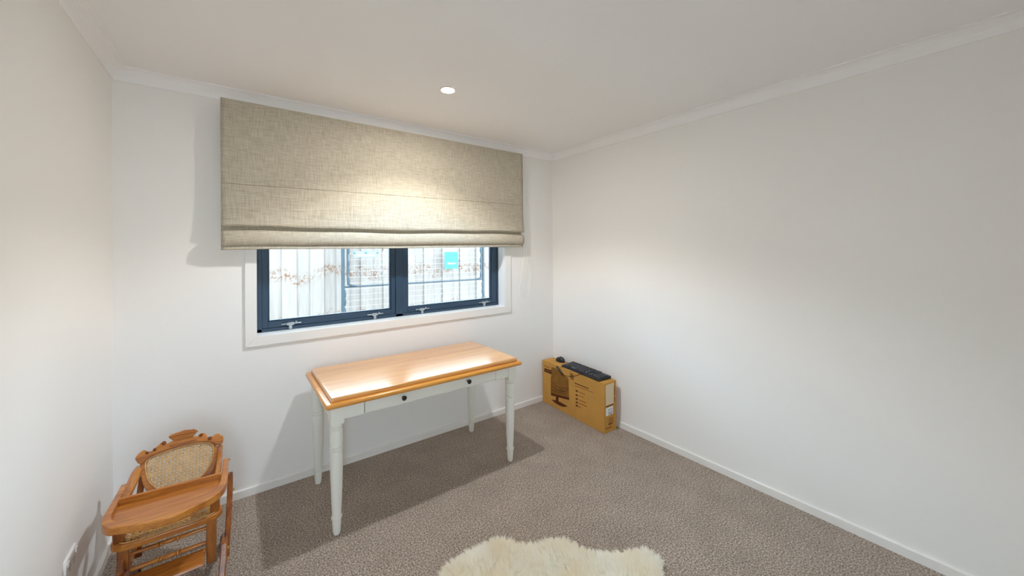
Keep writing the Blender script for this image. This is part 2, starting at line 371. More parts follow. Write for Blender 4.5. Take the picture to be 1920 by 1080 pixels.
# coved cornice with mitred corners
def cornice(name, a, b, n, label):
    a, b, n = np.array(a, float), np.array(b, float), np.array(n, float); t = (b-a)/np.linalg.norm(b-a)
    D, H = .056, .065
    pr = [(0, 0), (0, -H), (.006, -H)]
    for k in range(7):
        w = math.pi/2*k/6; pr.append((.006+(D-.012)*(1-math.cos(w)), -H+.006+(H-.012)*math.sin(w)))
    pr += [(D-.004, -.006), (D, -.006), (D, 0)]
    m = MB(); vs = []; k = len(pr)
    for e, sg in ((a, 1), (b, -1)):
        for d, z in pr: vs.append(e+n*d+t*sg*d+np.array([0, 0, ZC+z]))
    m.add(vs, [tuple(range(k)), tuple(range(2*k-1, k-1, -1))]+[(i, (i+1) % k, k+(i+1) % k, k+i) for i in range(k)])
    o = m.build(name, 'ceiling'); return tag(o, label, 'cornice', kind='structure')
cornice('trim_1', (XL, YB, 0), (XR, YB, 0), (0, -1, 0), 'white coved cornice above the window blind')
cornice('trim_2', (XR, YB, 0), (XR, YF, 0), (-1, 0, 0), 'white coved cornice along the bare right wall')
cornice('trim_3', (XL, YF, 0), (XL, YB, 0), (1, 0, 0), 'white coved cornice along the left wall above the high chair')
cornice('trim_4', (XR, YF, 0), (XL, YF, 0), (0, 1, 0), 'white coved cornice opposite the window')

# ================================================================== window
TILT = .006
def wt(m):
    m.v = [(x, y, z+TILT*(x-1.04)) for x, y, z in m.v]; return m
win = thing('window_1', (1.04, YB, .95), 'wide dark-framed two-sash window below the linen blind', 'window', kind='structure')
WO = (1.04, YB, .95)
cx0, cx1, cz0, cz1 = .057, 2.024, .890, 2.175       # architrave outer
ix0, ix1, iz0, iz1 = .116, 1.957, .950, 2.115       # architrave inner edge / reveal face
A = .012
for pts in ([(cx0, cz0), (cx1, cz0), (ix1, iz0), (ix0, iz0)], [(cx0, cz1), (ix0, iz1), (ix1, iz1), (cx1, cz1)],
            [(cx0, cz0), (ix0, iz0), (ix0, iz1), (cx0, cz1)], [(cx1, cz0), (cx1, cz1), (ix1, iz1), (ix1, iz0)]):
    wt(MB().prism([(x, YB, z) for x, z in pts], (0, -A, 0))).build('architrave_board', 'trim', win, WO, bevel=.002)
rv0, rv1 = YB-.004, YB+WT-.03
wt(MB().box(ix0, ix1, rv0, rv1, iz0-.018, iz0)).build('reveal_sill', 'reveal', win, WO)
wt(MB().box(ix0, ix1, rv0, rv1, iz1, iz1+.018)).build('reveal_head', 'reveal', win, WO)
wt(MB().box(ix0-.02, ix0, rv0, rv1, iz0-.018, iz1+.018)).build('reveal_side', 'reveal', win, WO)
wt(MB().box(ix1, ix1+.02, rv0, rv1, iz0-.018, iz1+.018)).build('reveal_side', 'reveal', win, WO)
FY0, FY1 = YB+.100, YB+WT+.01
fx0, fx1, fz0, fz1 = .134, 1.957, .951, 2.112
MX = 1.003                                          # joint between sash and mullion
fr = MB()
fr.box(ix0-.01, fx0+.012, FY0-.004, FY1, fz0, fz1); fr.box(fx1-.012, fx1+.012, FY0-.004, FY1, fz0, fz1)
fr.box(ix0, fx1, FY0-.004, FY1, fz0, fz0+.020); fr.box(ix0, fx1, FY0-.004, FY1, fz1-.02, fz1)
fr.box(MX, MX+.055, FY0-.004, FY1, fz0, fz1)
wt(fr).build('outer_frame', 'alu', win, WO, bevel=.0015)
def sash(x0, x1, gx0, gx1, stays):
    sb = MB(); sy0, sy1 = FY0+.004, FY0+.045; z0, z1 = fz0+.021, fz1-.021; gz0, gz1 = 1.012, fz1-.06
    sb.box(x0, gx0, sy0, sy1, z0, z1); sb.box(gx1, x1, sy0, sy1, z0, z1); sb.box(gx0, gx1, sy0, sy1, z0, gz0); sb.box(gx0, gx1, sy0, sy1, gz1, z1)
    bd = .008                                        # glazing bead
    sb.box(gx0, gx0+bd, sy0+.008, sy1-.008, gz0, gz1); sb.box(gx1-bd, gx1, sy0+.008, sy1-.008, gz0, gz1); sb.box(gx0, gx1, sy0+.008, sy1-.008, gz0, gz0+bd)
    so = wt(sb).build('sash', 'alu', win, WO, bevel=.002)
    wt(MB().box(gx0, gx1, sy0+.020, sy0+.025, gz0, gz1)).build('pane', 'glass', so, WO)
    for sx in stays:
        st = MB(); st.box(sx-.055, sx+.06, sy0-.014, sy0-.006, .985, .992); st.box(sx-.022, sx+.018, sy0-.018, sy0, .978, .996)
        st.box(sx-.012, sx+.006, sy0-.022, sy0, .955, .98); st.lathe([(.006, 0), (.007, .008), (.003, .012)], (sx+.03, sy0-.01, .990), seg=10)
        wt(st).build('stay_catch', 'steel', so, WO, bevel=.0015)
sash(fx0+.012, MX-.001, .180, .969, (.305, .845))
sash(MX+.056, fx1-.012, 1.100, 1.886, (1.215, 1.800))

# ================================================================== outside
tag(MB().box(-4, 7.5, YB+WT, 12, -.35, -.25).build('ground', 'ground'), 'pale gravel strip between the house and the fence', 'ground', kind='structure')
tag(MB().box(-4, 7.5, -9, YF-.1, -.35, -.12).build('patio', 'ground'), 'pale paved ground beyond the added doorway', 'ground', kind='structure')
FYP = 5.24
fence = thing('paling_fence', (1.9, FYP, -.25), 'pale vertical pine paling fence seen through the window', 'fence')
FO = (1.9, FYP, -.25)
pw = .1502; ph0 = U(529.5, 540, 'y', FYP)[0]
pal = []
for k in range(3):
    w = .156
    m = MB().prism([(-w/2, 0, 0), (w/2, 0, 0), (w/2, 0, 1.93+.004*k), (-w/2, 0, 1.93+.004*k)], (0, .019, 0))
    pal.append(m.build('paling', 'fence', fence, bevel=.002))
used = [False]*3
for i in range(-14, 30):
    k = i % 3; x = ph0+pw*(i+.5)-FO[0]; y = .021*(i % 2)
    if not used[k]: o = pal[k]; used[k] = True; o.location = (x, y, .02)
    else: o = dup(pal[k], (x, y, .02))
    o.rotation_euler = (0, random.uniform(-.002, .002), 0)
for z in (.15, .95, 1.7): MB().box(-.4, 6.6, FYP+.042, FYP+.092, z-.25, z-.16).build('rail', 'fence', fence, FO)
PY = 5.08
panel = thing('mesh_fence_panel', (2.15, PY, -.25), 'dark tubular frame with wire mesh standing against the paling fence', 'fence panel')
PO = (2.15, PY, -.25)
px0, px1 = U(643, 500, 'y', PY)[0], U(906, 500, 'y', PY)[0]
zt, zm, zb = 1.85, 1.0, -.22
for x in (px0, px1):
    MB().tube([(x, PY, -.25), (x, PY, zt)], .021, 12).build('post', 'tube', panel, PO, smooth=True)
MB().tube([(px0, PY, zt), (px1, PY, zt)], .018, 10).build('top_rail', 'tube', panel, PO, smooth=True)
MB().tube([(px0, PY, zm), (px1, PY, zm)], .011, 10).build('middle_rail', 'tube', panel, PO, smooth=True)
MB().tube([(px0, PY, zb+.1), (px1, PY, zb+.1)], .014, 10).build('bottom_rail', 'tube', panel, PO, smooth=True)
il = px0+.055; ir = px1-.045                        # inner tube of the upper mesh bay with rounded corners
MB().tube(smooth_path([(il, PY-.01, zt), (il, PY-.01, zm+.12), (il+.02, PY-.01, zm+.03), (il+.11, PY-.01, zm+.004)], 6), .012, 8).build('corner_tube', 'tube', panel, PO, smooth=True)
MB().tube(smooth_path([(ir, PY-.01, zt), (ir, PY-.01, zm+.10), (ir-.015, PY-.01, zm+.03), (ir-.08, PY-.01, zm+.004)], 6), .010, 8).build('corner_tube', 'tube', panel, PO, smooth=True)
wl = MB()
z = zb+.14
while z < zt:
    wl.tube([(px0, PY-.004, z), (px1, PY-.004, z)], .0018, 5); z += .075
x = px0+.14
while x < px1:
    wl.tube([(x, PY+.002, zb+.1), (x, PY+.002, zt)], .0014, 4); x += .16
tag(wl.build('mesh_wire', 'wire', panel, PO), None, kind='stuff')
lug = MB()
for x, sg in ((px0, 1), (px1, -1)):                 # scalloped weld edge along the posts
    z = zb+.2; k = 0
    while z < zt:
        lug.lathe([(.004, 0), (.014, .02), (.018, .05), (.013, .085), (.004, .11)], (x+sg*(.020 if z < zm else .062 if sg > 0 else .05), PY-.008, z), seg=8)
        z += .10+.03*((k*5) % 3); k += 1
tag(lug.build('weld_lugs', 'tube', panel, PO, smooth=True), None, kind='stuff')
npx0, npx1 = U(664, 474, 'y', PY-.02)[0], U(708, 474, 'y', PY-.02)[0]
pl = MB().box(npx0-.01, npx1+.01, PY-.022, PY-.018, 1.375, 1.455).build('name_strip', 'strip', panel, PO)
for k in range(3):
    xx = npx0+(npx1-npx0)*k/2
    MB().lathe([(.014, 0), (.016, .003), (.010, .007), (0, .008)], (xx, PY-.022, 1.436), d=(0, -1, 0), seg=14).build('clip', 'clip', pl, PO)
for k in range(13):
    xx = npx0+.03+k*.0185
    MB().box(xx, xx+.009, PY-.0228, PY-.0219, 1.392, 1.418-.006*(k % 3)).build('letter_mark', 'sticker_ink', pl, PO)
sg = thing('site_sign', (2.645, PY-.03, 1.17), 'small turquoise sign hung on the wire mesh outside', 'sign')
SO = (2.645, PY-.03, 1.17)
sx0, sx1, sz0, sz1 = U(834, 490, 'y', PY-.03)[0], U(858.5, 490, 'y', PY-.03)[0], U(846, 504, 'y', PY-.03)[2], U(846, 472.5, 'y', PY-.03)[2]
sw, sh = sx1-sx0, sz1-sz0
MB().box(sx0, sx1, PY-.034, PY-.026, sz0, sz1).build('board', 'teal', sg, SO, bevel=.001)
def srect(a, b, c, d, mat, nm):
    MB().box(sx0+a*sw, sx0+b*sw, PY-.0352, PY-.0338, sz0+c*sh, sz0+d*sh).build(nm, mat, sg, SO)
srect(.02, .98, .80, .815, 'teal_dark', 'printed_line'); srect(.02, .98, .93, .945, 'teal_dark', 'printed_line')
MB().prism([(sx0+a*sw, PY-.0338, sz0+c*sh) for a, c in ((.50, .665), (.80, .66), (.97, .76), (.70, .715), (.54, .70))], (0, -.0012, 0)).build('printed_swoosh', 'teal_dark', sg, SO)
MB().prism([(sx0+a*sw, PY-.0338, sz0+c*sh) for a, c in ((.03, .78), (.22, .72), (.36, .66), (.10, .67), (.03, .66))], (0, -.0012, 0)).build('printed_swoosh', 'teal_dark', sg, SO)
srect(.30, .93, .545, .56, 'teal_dark', 'printed_line')
for k, (a, h) in enumerate(((.20, .40), (.34, .33), (.48, .36), (.60, .33), (.74, .34))):
    srect(a, a+.035, .27, h, 'white', 'letter_mark'); srect(a+.075, a+.105, .27, h-.01, 'white', 'letter_mark'); srect(a, a+.10, .335 if k % 2 else .27, .355 if k % 2 else .292, 'white', 'letter_mark')

# ================================================================== downlight
LX, LY = 1.015, 1.985
dl = thing('ceiling_downlight', (LX, LY, ZC), 'small round recessed downlight, lit, in the ceiling', 'ceiling light')
DO = (LX, LY, ZC)
MB().lathe([(.036, 0), (.046, 0), (.0465, -.003), (.044, -.0055), (.037, -.006), (.036, -.002)], DO, seg=40).build('trim_ring', 'trim', dl, DO, smooth=True)
MB().lathe([(.0365, -.001), (.0365, -.0045), (.030, -.0062), (.015, -.0075), (.001, -.008)], DO, seg=32).build('diffuser', 'lamp', dl, DO, smooth=True)
la = bpy.data.lights.new('downlight_lamp', 'SPOT'); la.shadow_soft_size = .032; la.energy = LAMP_W; la.color = LAMP_COL
la.spot_size = math.radians(BEAM); la.spot_blend = BLEND
# LED photometry: wide batwing, cool in the middle of the beam and warm at its rim
la.use_nodes = True; lt = la.node_tree; em = [n for n in lt.nodes if n.type == 'EMISSION'][0]
ltc = lt.nodes.new('ShaderNodeTexCoord'); lsx = lt.nodes.new('ShaderNodeSeparateXYZ'); lab = lt.nodes.new('ShaderNodeMath'); lab.operation = 'ABSOLUTE'
lrp = lt.nodes.new('ShaderNodeValToRGB'); le = lrp.color_ramp.elements
le[0].position = .44; le[0].color = (0, 0, 0, 1); le[1].position = 1.0; le[1].color = (.36, .50, .64, 1)
for ps, cl in ((.51, (.28, .27, .24)), (.60, (.78, .80, .80)), (.71, (.78, 1.0, 1.22)), (.86, (.50, .68, .86))):
    q = le.new(ps); q.color = (*cl, 1)
lt.links.new(ltc.outputs['Normal'], lsx.inputs[0]); lt.links.new(lsx.outputs['Z'], lab.inputs[0]); lt.links.new(lab.outputs[0], lrp.inputs[0]); lt.links.new(lrp.outputs[0], em.inputs['Color'])
lo = bpy.data.objects.new('downlight_lamp', la); COL.objects.link(lo); lo.parent = dl; lo.location = (0, 0, -.045)

# ================================================================== roman blind
BX0, BX1, BY = -.053, 2.115, YB-.070
BO = (1.03, BY, 2.327)
blind = thing('roman_blind', BO, 'oatmeal linen roman blind half lowered over the window', 'blind')
MB().box(BX0+.004, BX1-.004, BY+.004, YB-.001, 2.285, 2.326).build('headrail', 'cord', blind, BO, bevel=.002)
# profile: (z, forward offset) of front cloth; waviness grows in the folds
ZS, Z1, Z2, Z3 = 1.855, 1.612, 1.503, 1.479
prof = [(2.327, -.004), (2.327, .0), (2.10, .001), (1.90, .002), (ZS+.004, .002), (ZS+.0015, -.001), (ZS-.0015, -.001), (ZS-.004, .003), (1.75, .005), (1.66, .010), (1.63, .014),
        (Z1+.006, .015), (Z1, .011), (Z1-.001, .004), (Z1+.004, -.012), (Z1-.004, -.024), (Z1-.024, -.022), (Z1-.030, -.004), (Z1-.036, .010), (Z1-.045, .018), (Z2+.03, .021), (Z2+.010, .018), (Z2+.001, .010), (Z2, .0),
        (Z2+.003, -.002), (Z2-.004, .001), (Z3+.002, .002), (Z3, -.002)]
nx = 90; vs = []; fs = []; k = len(prof)
for i in range(nx+1):
    t = i/nx; x = BX0+(BX1-BX0)*t
    wv = .0035*math.sin(t*9+.6)+.002*math.sin(t*23)
    for z, o in prof:
        a = min(1, max(0, (1.70-z)/.1)); tl = TILT*1.6*(x-1.03)*min(1, max(0, (2.3-z)/.4))
        vs.append((x, BY-o-a*wv*.8, z+tl+a*wv*(1.0 if z < Z1+.01 and z > Z2+.05 else .35)))
for i in range(nx):
    for j in range(k-1): fs.append((i*k+j, i*k+j+1, (i+1)*k+j+1, (i+1)*k+j))
cl = MB().add(vs, fs).build('linen_panel', 'linen', blind, BO, smooth=True, fix=False)
sd = cl.modifiers.new('cloth', 'SOLIDIFY'); sd.thickness = .003; sd.offset = 1
MB().box(BX0+.01, BX1-.01, BY+.004, BY+.012, Z3+.004, Z3+.03).build('bottom_bar', 'cord', blind, BO)
# pull cord: two strands ending in a loop
cy = BY+.004
def cp(px, py): return U(px, py, 'y', cy)
MB().tube(smooth_path([cp(982.5, 292), cp(983, 380), cp(983.5, 465), cp(979, 500), cp(974.5, 535), cp(973, 548), cp(976, 556), cp(983, 559)], 6), .0016, 6).build('pull_cord', 'cord', blind, BO, smooth=True)
MB().tube(smooth_path([cp(984.5, 292), cp(985, 380), cp(986.5, 465), cp(990, 500), cp(993, 530), cp(991, 548), cp(987, 556), cp(983, 559)], 6), .0016, 6).build('pull_cord', 'cord', blind, BO, smooth=True)

# ================================================================== power outlet
oy, oz = 2.095, .312
po = thing('power_outlet', (XL, oy, oz), 'white double power outlet low on the left wall', 'power outlet'); OO = (XL, oy, oz)
MB().box(XL, XL+.009, oy-.058, oy+.058, oz-.037, oz+.037).build('cover_plate', 'outlet', po, OO, bevel=.003)
for s in (-1, 1):
    MB().box(XL+.009, XL+.013, oy+s*.043-.007, oy+s*.043+.007, oz+.008, oz+.026).build('switch', 'outlet', po, OO, bevel=.001)
    for a, dz in ((-.35, 0), (.35, 0)):
        c = np.array([XL+.0092, oy+s*.022+a*.02, oz-.004]); d = np.array([0, math.sin(a), math.cos(a)])*.005; e = np.array([0, math.cos(a), -math.sin(a)])*.0012
        MB().prism([c-d-e, c+d-e, c+d+e, c-d+e], (.0004, 0, 0)).build('socket_slot', 'slot', po, OO)
    MB().box(XL+.0092, XL+.0096, oy+s*.022-.0012, oy+s*.022+.0012, oz-.022, oz-.013).build('socket_slot', 'slot', po, OO)

# ================================================================== writing table
TX0, TX1, TY0, TY1 = .365, 1.600, 2.035, 2.690       # lower moulded board
TO = (.985, 2.36, 0)
tb = thing('writing_table', TO, 'white-legged writing table with honey pine top under the window', 'table')
MB().box(TX0, TX1, TY0, TY1, .664, .690).build('lower_moulding', 'pine_edge', tb, TO, bevel=.012, segs=4)
MB().box(TX0+.030, TX1-.024, TY0+.026, TY1-.022, .688, .713).build('tabletop', 'pine', tb, TO, bevel=.009, segs=4)
lx0, lx1, ly0, ly1 = .426, 1.537, 2.100, 2.626       # leg centres
h = .032
leg = MB(); leg.box(-h, h, -h, h, .572, .664)
legprof = [(.030, .572), (.0315, .566), (.0315, .561), (.0262, .5585), (.0262, .5555), (.0315, .552), (.0315, .547), (.0265, .5435), (.0315, .540), (.0325, .500), (.0320, .462), (.0315, .455), (.0262, .4530),
           (.0262, .4500), (.0315, .447), (.0315, .440), (.0262, .4375), (.0262, .4345), (.0312, .431), (.0318, .410), (.0312, .360), (.0285, .260), (.0245, .150), (.0215, .096), (.0215, .094), (.0262, .0905), (.0265, .086),
           (.0255, .081), (.0225, .078), (.0222, .060), (.0185, .014), (.0165, .003), (.015, .0)]
leg.lathe(legprof[::-1], (0, 0, 0), seg=28)
l0 = leg.build('leg', 'paint', tb, smooth=True)
spots = [(lx0, ly0), (lx1, ly0), (lx0, ly1), (lx1, ly1)]
l0.location = (spots[0][0]-TO[0], spots[0][1]-TO[1], 0)
for x, y in spots[1:]: dup(l0, (x-TO[0], y-TO[1], 0))
az0, az1 = .590, .664
# front apron either side of the drawer, drawer, rails
dx0, dx1 = .560, 1.401
fy = ly0-.026
MB().box(lx0+h, dx0-.002, fy, fy+.020, az0, az1).build('front_apron', 'paint', tb, TO, bevel=.0015)
MB().box(dx1+.002, lx1-h, fy, fy+.020, az0, az1).build('front_apron', 'paint', tb, TO, bevel=.0015)
MB().box(dx0, dx1, fy+.004, fy+.020, az0, az0+.006).build('drawer_rail', 'paint', tb, TO)
MB().box(dx0, dx1, fy+.012, fy+.020, az1-.008, az1).build('drawer_rail', 'paint', tb, TO)
dr = MB().box(dx0+.0015, dx1-.0015, fy-.003, fy+.015, az0+.008, az1-.009).build('drawer', 'paint', tb, TO, bevel=.002)
for kx, kz in ((.769, .630), (1.189, .632)):
    MB().lathe([(.007, 0), (.006, .006), (.0055, .010), (.011, .014), (.0135, .018), (.0135, .022), (.010, .026), (.004, .028), (.0005, .0285)], (kx, fy-.003, kz), d=(0, -1, 0), seg=20).build('knob', 'knob', dr, TO, smooth=True)
MB().box(dx0+.01, dx1-.01, fy+.02, ly1-.03, az0+.012, az0+.018).build('drawer_bottom', 'paint', dr, TO)
MB().box(lx0+h, lx1-h, ly1+.008, ly1+.028, az0, az1).build('back_apron', 'paint', tb, TO, bevel=.0015)
for x in (lx0, lx1):
    s_ = -1 if x == lx0 else 1
    pts = [(x+s_*.006, y, z) for y, z in ((ly0+h, az1), (ly1-h, az1), (ly1-h, az0), (ly0+h, az0))]
    MB().prism(pts, (s_*.020, 0, 0)).build('side_apron', 'paint', tb, TO, bevel=.0015)

# ================================================================== monitor carton
B0 = np.array([2.349, 1.949, 0.]); BA = np.array([2.389, 2.729, 0.])
bu = (BA-B0)/np.linalg.norm(BA-B0); bw = np.array([bu[1], -bu[0], 0.]); BLEN = .781; BTH = .142; BH = .400
CO = tuple(B0+bu*BLEN/2+bw*BTH/2)
box = thing('monitor_carton', CO, 'brown cardboard monitor carton standing in the corner by the right wall', 'box')
def bp_(u, w, z): return B0+bu*u+bw*w+np.array([0, 0, z])
MB().prism([bp_(0, 0, 0), bp_(BLEN, 0, 0), bp_(BLEN, BTH, 0), bp_(0, BTH, 0)], (0, 0, BH-.003)).build('carton_body', 'cardboard', box, CO, bevel=.003)
MB().prism([bp_(.004, .003, BH-.004), bp_(BLEN-.004, .003, BH-.004), bp_(BLEN-.004, BTH-.003, BH-.004), bp_(.004, BTH-.003, BH-.004)], (0, 0, .004)).build('top_flap', 'cardboard', box, CO, bevel=.001)
def front_poly(pts, mat, name, lift=.0006):
    P = [UP(x, y, B0, bw) for x, y in pts]; return MB().prism([q-bw*lift*.2 for q in P], -bw*lift).build(name, mat, box, CO)
def end_poly(pts, mat, name, lift=.0006):
    P = [UP(x, y, B0, bu) for x, y in pts]; return MB().prism([q-bu*lift*.2 for q in P], -bu*lift).build(name, mat, box, CO)
front_poly([(1034, 688), (1042, 690.5), (1052, 697), (1060, 704), (1066, 711), (1067, 747), (1033.3, 738.5)], 'screen_ink', 'printed_screen')
front_poly([(1033.3, 707), (1034.3, 707.3), (1034.3, 738.5), (1033.3, 738.3)], 'ink', 'printed_bezel', .0009)
front_poly([(1033.3, 737), (1067.2, 745.6), (1067.2, 750.2), (1033.3, 741.2)], 'ink', 'printed_bezel', .0010)
front_poly([(1042.5, 742.5), (1047, 744), (1047.5, 754), (1042, 752)], 'ink', 'printed_stand', .0008)
front_poly([(1034, 749), (1042, 750.5), (1050, 753.5), (1058, 758), (1064.5, 762), (1058, 763), (1050, 761), (1041, 755.5)], 'ink', 'printed_stand', .0010)
for a in ([(1034, 715), (1044, 724), (1056, 728), (1066.5, 727)], [(1034, 722), (1046, 731), (1058, 734), (1066.5, 729)], [(1034, 729), (1045, 735), (1056, 737), (1062, 737)], [(1050, 731), (1058, 733), (1064, 731), (1066.5, 725.5)]):
    c = smooth_path([(x, y, 0) for x, y in a], 5); front_poly([(q[0], q[1]) for q in c]+[(q[0], q[1]+.8) for q in c[::-1]], 'ink', 'printed_swirl', .0010)
front_poly([(1020.7, 690), (1034.3, 694.4), (1034.3, 702), (1020.7, 696.6)], 'ink', 'printed_badge')
front_poly([(1022.5, 693.2), (1032, 696.3), (1032, 697.6), (1022.5, 694.4)], 'ink_mid', 'printed_line', .0010)
front_poly([(1068.5, 696), (1071, 701), (1073, 699), (1076.5, 709), (1074.5, 713.5), (1071, 711), (1067.5, 705), (1069.5, 704)], 'ink_mid', 'printed_ribbon')
for (x0, y0, x1, y1, w, mt) in ((1077.5, 717.2, 1104, 728, 1.6, 'ink'), (1078, 722.5, 1112, 735.5, .8, 'ink_red'), (1086, 734.2, 1097, 739.2, 1.0, 'ink_red'), (1086, 741.3, 1095, 745.2, 1.0, 'ink_red'),
                                (1086, 749.3, 1099.5, 755.2, 1.0, 'ink_red'), (1086, 755.6, 1101, 762, 1.1, 'ink_red'), (1082, 760.5, 1089, 764, 1.0, 'ink_red')):
    front_poly([(x0, y0), (x1, y1), (x1, y1+w), (x0, y0+w)], mt, 'printed_line')
for y in (731, 739, 746, 752.5, 758.5):
    front_poly([(1079.5, y), (1083.5, y+1.4), (1083.5, y+4.2), (1079.5, y+2.8)], 'ink', 'printed_icon')
end_poly([(1135.5, 723), (1151, 716.8), (1150.5, 756), (1136, 761.5)], 'label', 'paper_label')
end_poly([(1136, 762), (1150.3, 756.6), (1150.3, 758.4), (1136, 763.8)], 'ink', 'printed_line')
end_poly([(1151.3, 724), (1152.3, 723.6), (1152.3, 740), (1151.3, 740.4)], 'ink_red', 'printed_line'); end_poly([(1151.3, 744), (1152.3, 743.6), (1152.3, 752), (1151.3, 752.4)], 'ink_red', 'printed_line')
end_poly([(1136, 766), (1149.5, 760.3), (1149.5, 775), (1136, 781)], 'sticker', 'barcode_sticker')
for (x0, x1, y) in ((1140, 1146.5, 768.3), (1140, 1144, 772), (1145.5, 1148.5, 769.8), (1140.5, 1148, 774.6), (1140.5, 1147.5, 776.6), (1147.5, 1149, 765)):
    end_poly([(x0, y), (x1, y-.42*(x1-x0)), (x1, y-.42*(x1-x0)+1.4), (x0, y+1.4)], 'sticker_ink', 'printed_line', .0010)
end_poly([(1141, 784), (1150, 780), (1150, 793), (1141, 797)], 'cardboard_in', 'hand_hole')
end_poly([(1141, 795), (1148.5, 792), (1146.5, 794.6), (1141, 797.2)], 'ink', 'hand_hole_gap', .001)
pf = UP(1021, 687.3, B0, bw); e1, e2, e3 = bu*-1, np.array([0, 0, 1.]), -bw
# lettering runs from far end to near end on the long face (read left to right from the room)
def textmat(o, ex, ey, ez): return Matrix(((ex[0], ey[0], ez[0], o[0]-CO[0]), (ex[1], ey[1], ez[1], o[1]-CO[1]), (ex[2], ey[2], ez[2], o[2]-CO[2]), (0, 0, 0, 1)))
text_mesh('PHILIPS', .024, 'printed_brand', 'ink_red', box, textmat(pf-bw*.0006, e1, e2, e3))
pe = UP(1136, 806, B0, bu); text_mesh('PHILIPS', .022, 'printed_brand', 'ink_red', box, textmat(pe-bu*.0006, bw, e2, -bu))

# ================================================================== keyboard, mouse
kz = BH
K = [U(x, y, 'z', kz+.020) for x, y in ((1051.5, 683.5), (1070.5, 677), (1147.5, 705), (1126.5, 714))]
kc = sum(K)/4; ku = ((K[3]-K[0])+(K[2]-K[1])); ku /= np.linalg.norm(ku); kv = np.array([-ku[1], ku[0], 0]); kv = kv if np.dot(kv, K[1]-K[0]) > 0 else -kv
klen = .468; kwid = .138
kc = np.array([kc[0], kc[1], kz]); kb = thing('keyboard', tuple(kc), 'black full-size keyboard lying on top of the carton', 'keyboard'); KO = tuple(kc)
def kp(a, b, z): return kc+ku*a*klen/2+kv*b*kwid/2+np.array([0, 0, z])
hl, hw_ = 1, 1
body = MB(); v = [kp(-1, -1, .001), kp(1, -1, .001), kp(1, 1, .001), kp(-1, 1, .001), kp(-1, -1, .014), kp(1, -1, .014), kp(1, 1, .024), kp(-1, 1, .024)]
body.add(v, [(0, 3, 2, 1), (4, 5, 6, 7), (0, 1, 5, 4), (1, 2, 6, 5), (2, 3, 7, 6), (3, 0, 4, 7)]); body.build('body', 'plastic', kb, KO, bevel=.003)
keys = MB(); leg_ = MB()
def key(a0, a1, b0, b1):
    zz = lambda b: .014+.010*(b+1)/2
    q = [kp(a0, b0, zz(b0)), kp(a1, b0, zz(b0)), kp(a1, b1, zz(b1)), kp(a0, b1, zz(b1))]
    c = sum(q)/4; top = [c+(p_-c)*.80+np.array([0, 0, .007]) for p_ in q]
    keys.add(q+top, [(4, 5, 6, 7), (0, 1, 5, 4), (1, 2, 6, 5), (2, 3, 7, 6), (3, 0, 4, 7)])
    m_ = [c+(p_-c)*.26+np.array([0, 0, .0074])+(top[3]-c)*.12 for p_ in q]; leg_.add(m_, [(0, 1, 2, 3)])
rows = [(-.82, -.56), (-.52, -.26), (-.22, .04), (.08, .34), (.38, .64), (.74, .94)]
for r_, (b0, b1) in enumerate(rows):
    widths = {0: [1.3, 1.1, 1.3, 6.2, 1.3, 1.1, 1.1, 1.4], 1: [2.2]+[1]*10+[2.6], 2: [1.8]+[1]*11+[2.1], 3: [1.5]+[1]*12+[1.4], 4: [1]*13+[2], 5: [1, .4, 1, 1, 1, 1, .3, 1, 1, 1, 1, .3, 1, 1, 1, 1]}[r_]
    tot = sum(widths); x = -.965; full = 1.30
    for wd in widths:
        w_ = full*wd/tot
        if wd >= .9: key(x+.008, x+w_-.008, b0, b1)
        x += w_
    for k_ in range(3):
        if r_ in (3, 4, 5) or (r_ == 0) or (r_ == 1 and k_ == 1): key(.37+k_*.078, .37+k_*.078+.066, b0, b1)
    if r_ < 5:
        for k_ in range(4): key(.635+k_*.083, .635+k_*.083+.070, b0, b1)
tag(keys.build('keys', 'keycap', kb, KO), None, kind='stuff'); tag(leg_.build('key_legends', 'key_legend', kb, KO, fix=False), None, kind='stuff')
def fr_(x, y, off=.004): return UP(x, y, B0-bw*off, bw)
cab = [kp(.05, -.9, .004), kp(.02, -1.08, .002), fr_(1092, 699.5, .006), fr_(1085, 702.5), fr_(1075, 705.3), fr_(1065, 705.5), fr_(1056, 702.8)]
cb_ = MB().tube(smooth_path(cab, 6), .0016, 6).build('cable', 'plastic', kb, KO, smooth=True)
u0, u1 = fr_(1043.5, 686.5, .010), fr_(1055, 702.5, .010)
up_ = MB(); ax = u1-u0; LN = np.linalg.norm(ax)
up_.lathe([(.004, 0), (.0085, .004), (.0095, .014), (.0075, .022), (.0065, LN*.6), (.008, LN*.72), (.007, LN*.95), (.003, LN)], tuple(u0), d=tuple(ax), seg=12)
up_.build('usb_plug', 'plastic', kb, KO, smooth=True)
MB().tube(smooth_path([kp(-.86, -1.02, .004), fr_(1052, 688, .004), fr_(1050, 691, .004), fr_(1051, 696, .006)], 5), .0012, 5).build('cable', 'plastic', kb, KO, smooth=True)
mc = U(1050.5, 674, 'z', kz+.018); mc = np.array([mc[0], min(mc[1], 2.60), kz])
mo = thing('computer_mouse', tuple(mc), 'black computer mouse at the back end of the carton top', 'mouse'); MO = tuple(mc)
ms = MB(); vs = []; fs = []; nu, nv = 20, 8
ma = ku*-1; mbv = np.array([-ma[1], ma[0], 0])
for j in range(nv+1):
    ph = (math.pi/2)*j/nv
    for i in range(nu):
        t = 2*math.pi*i/nu; ca, sa = math.cos(t), math.sin(t)
        rx = .055*(abs(ca)**.85)*np.sign(ca); ry = .031*(abs(sa)**.85)*np.sign(sa)
        hh = .043*math.sin(ph)*(1-.12*ca); vs.append(mc+ma*rx*math.cos(ph)**.7+mbv*ry*math.cos(ph)**.7+np.array([0, 0, .0005+hh]))
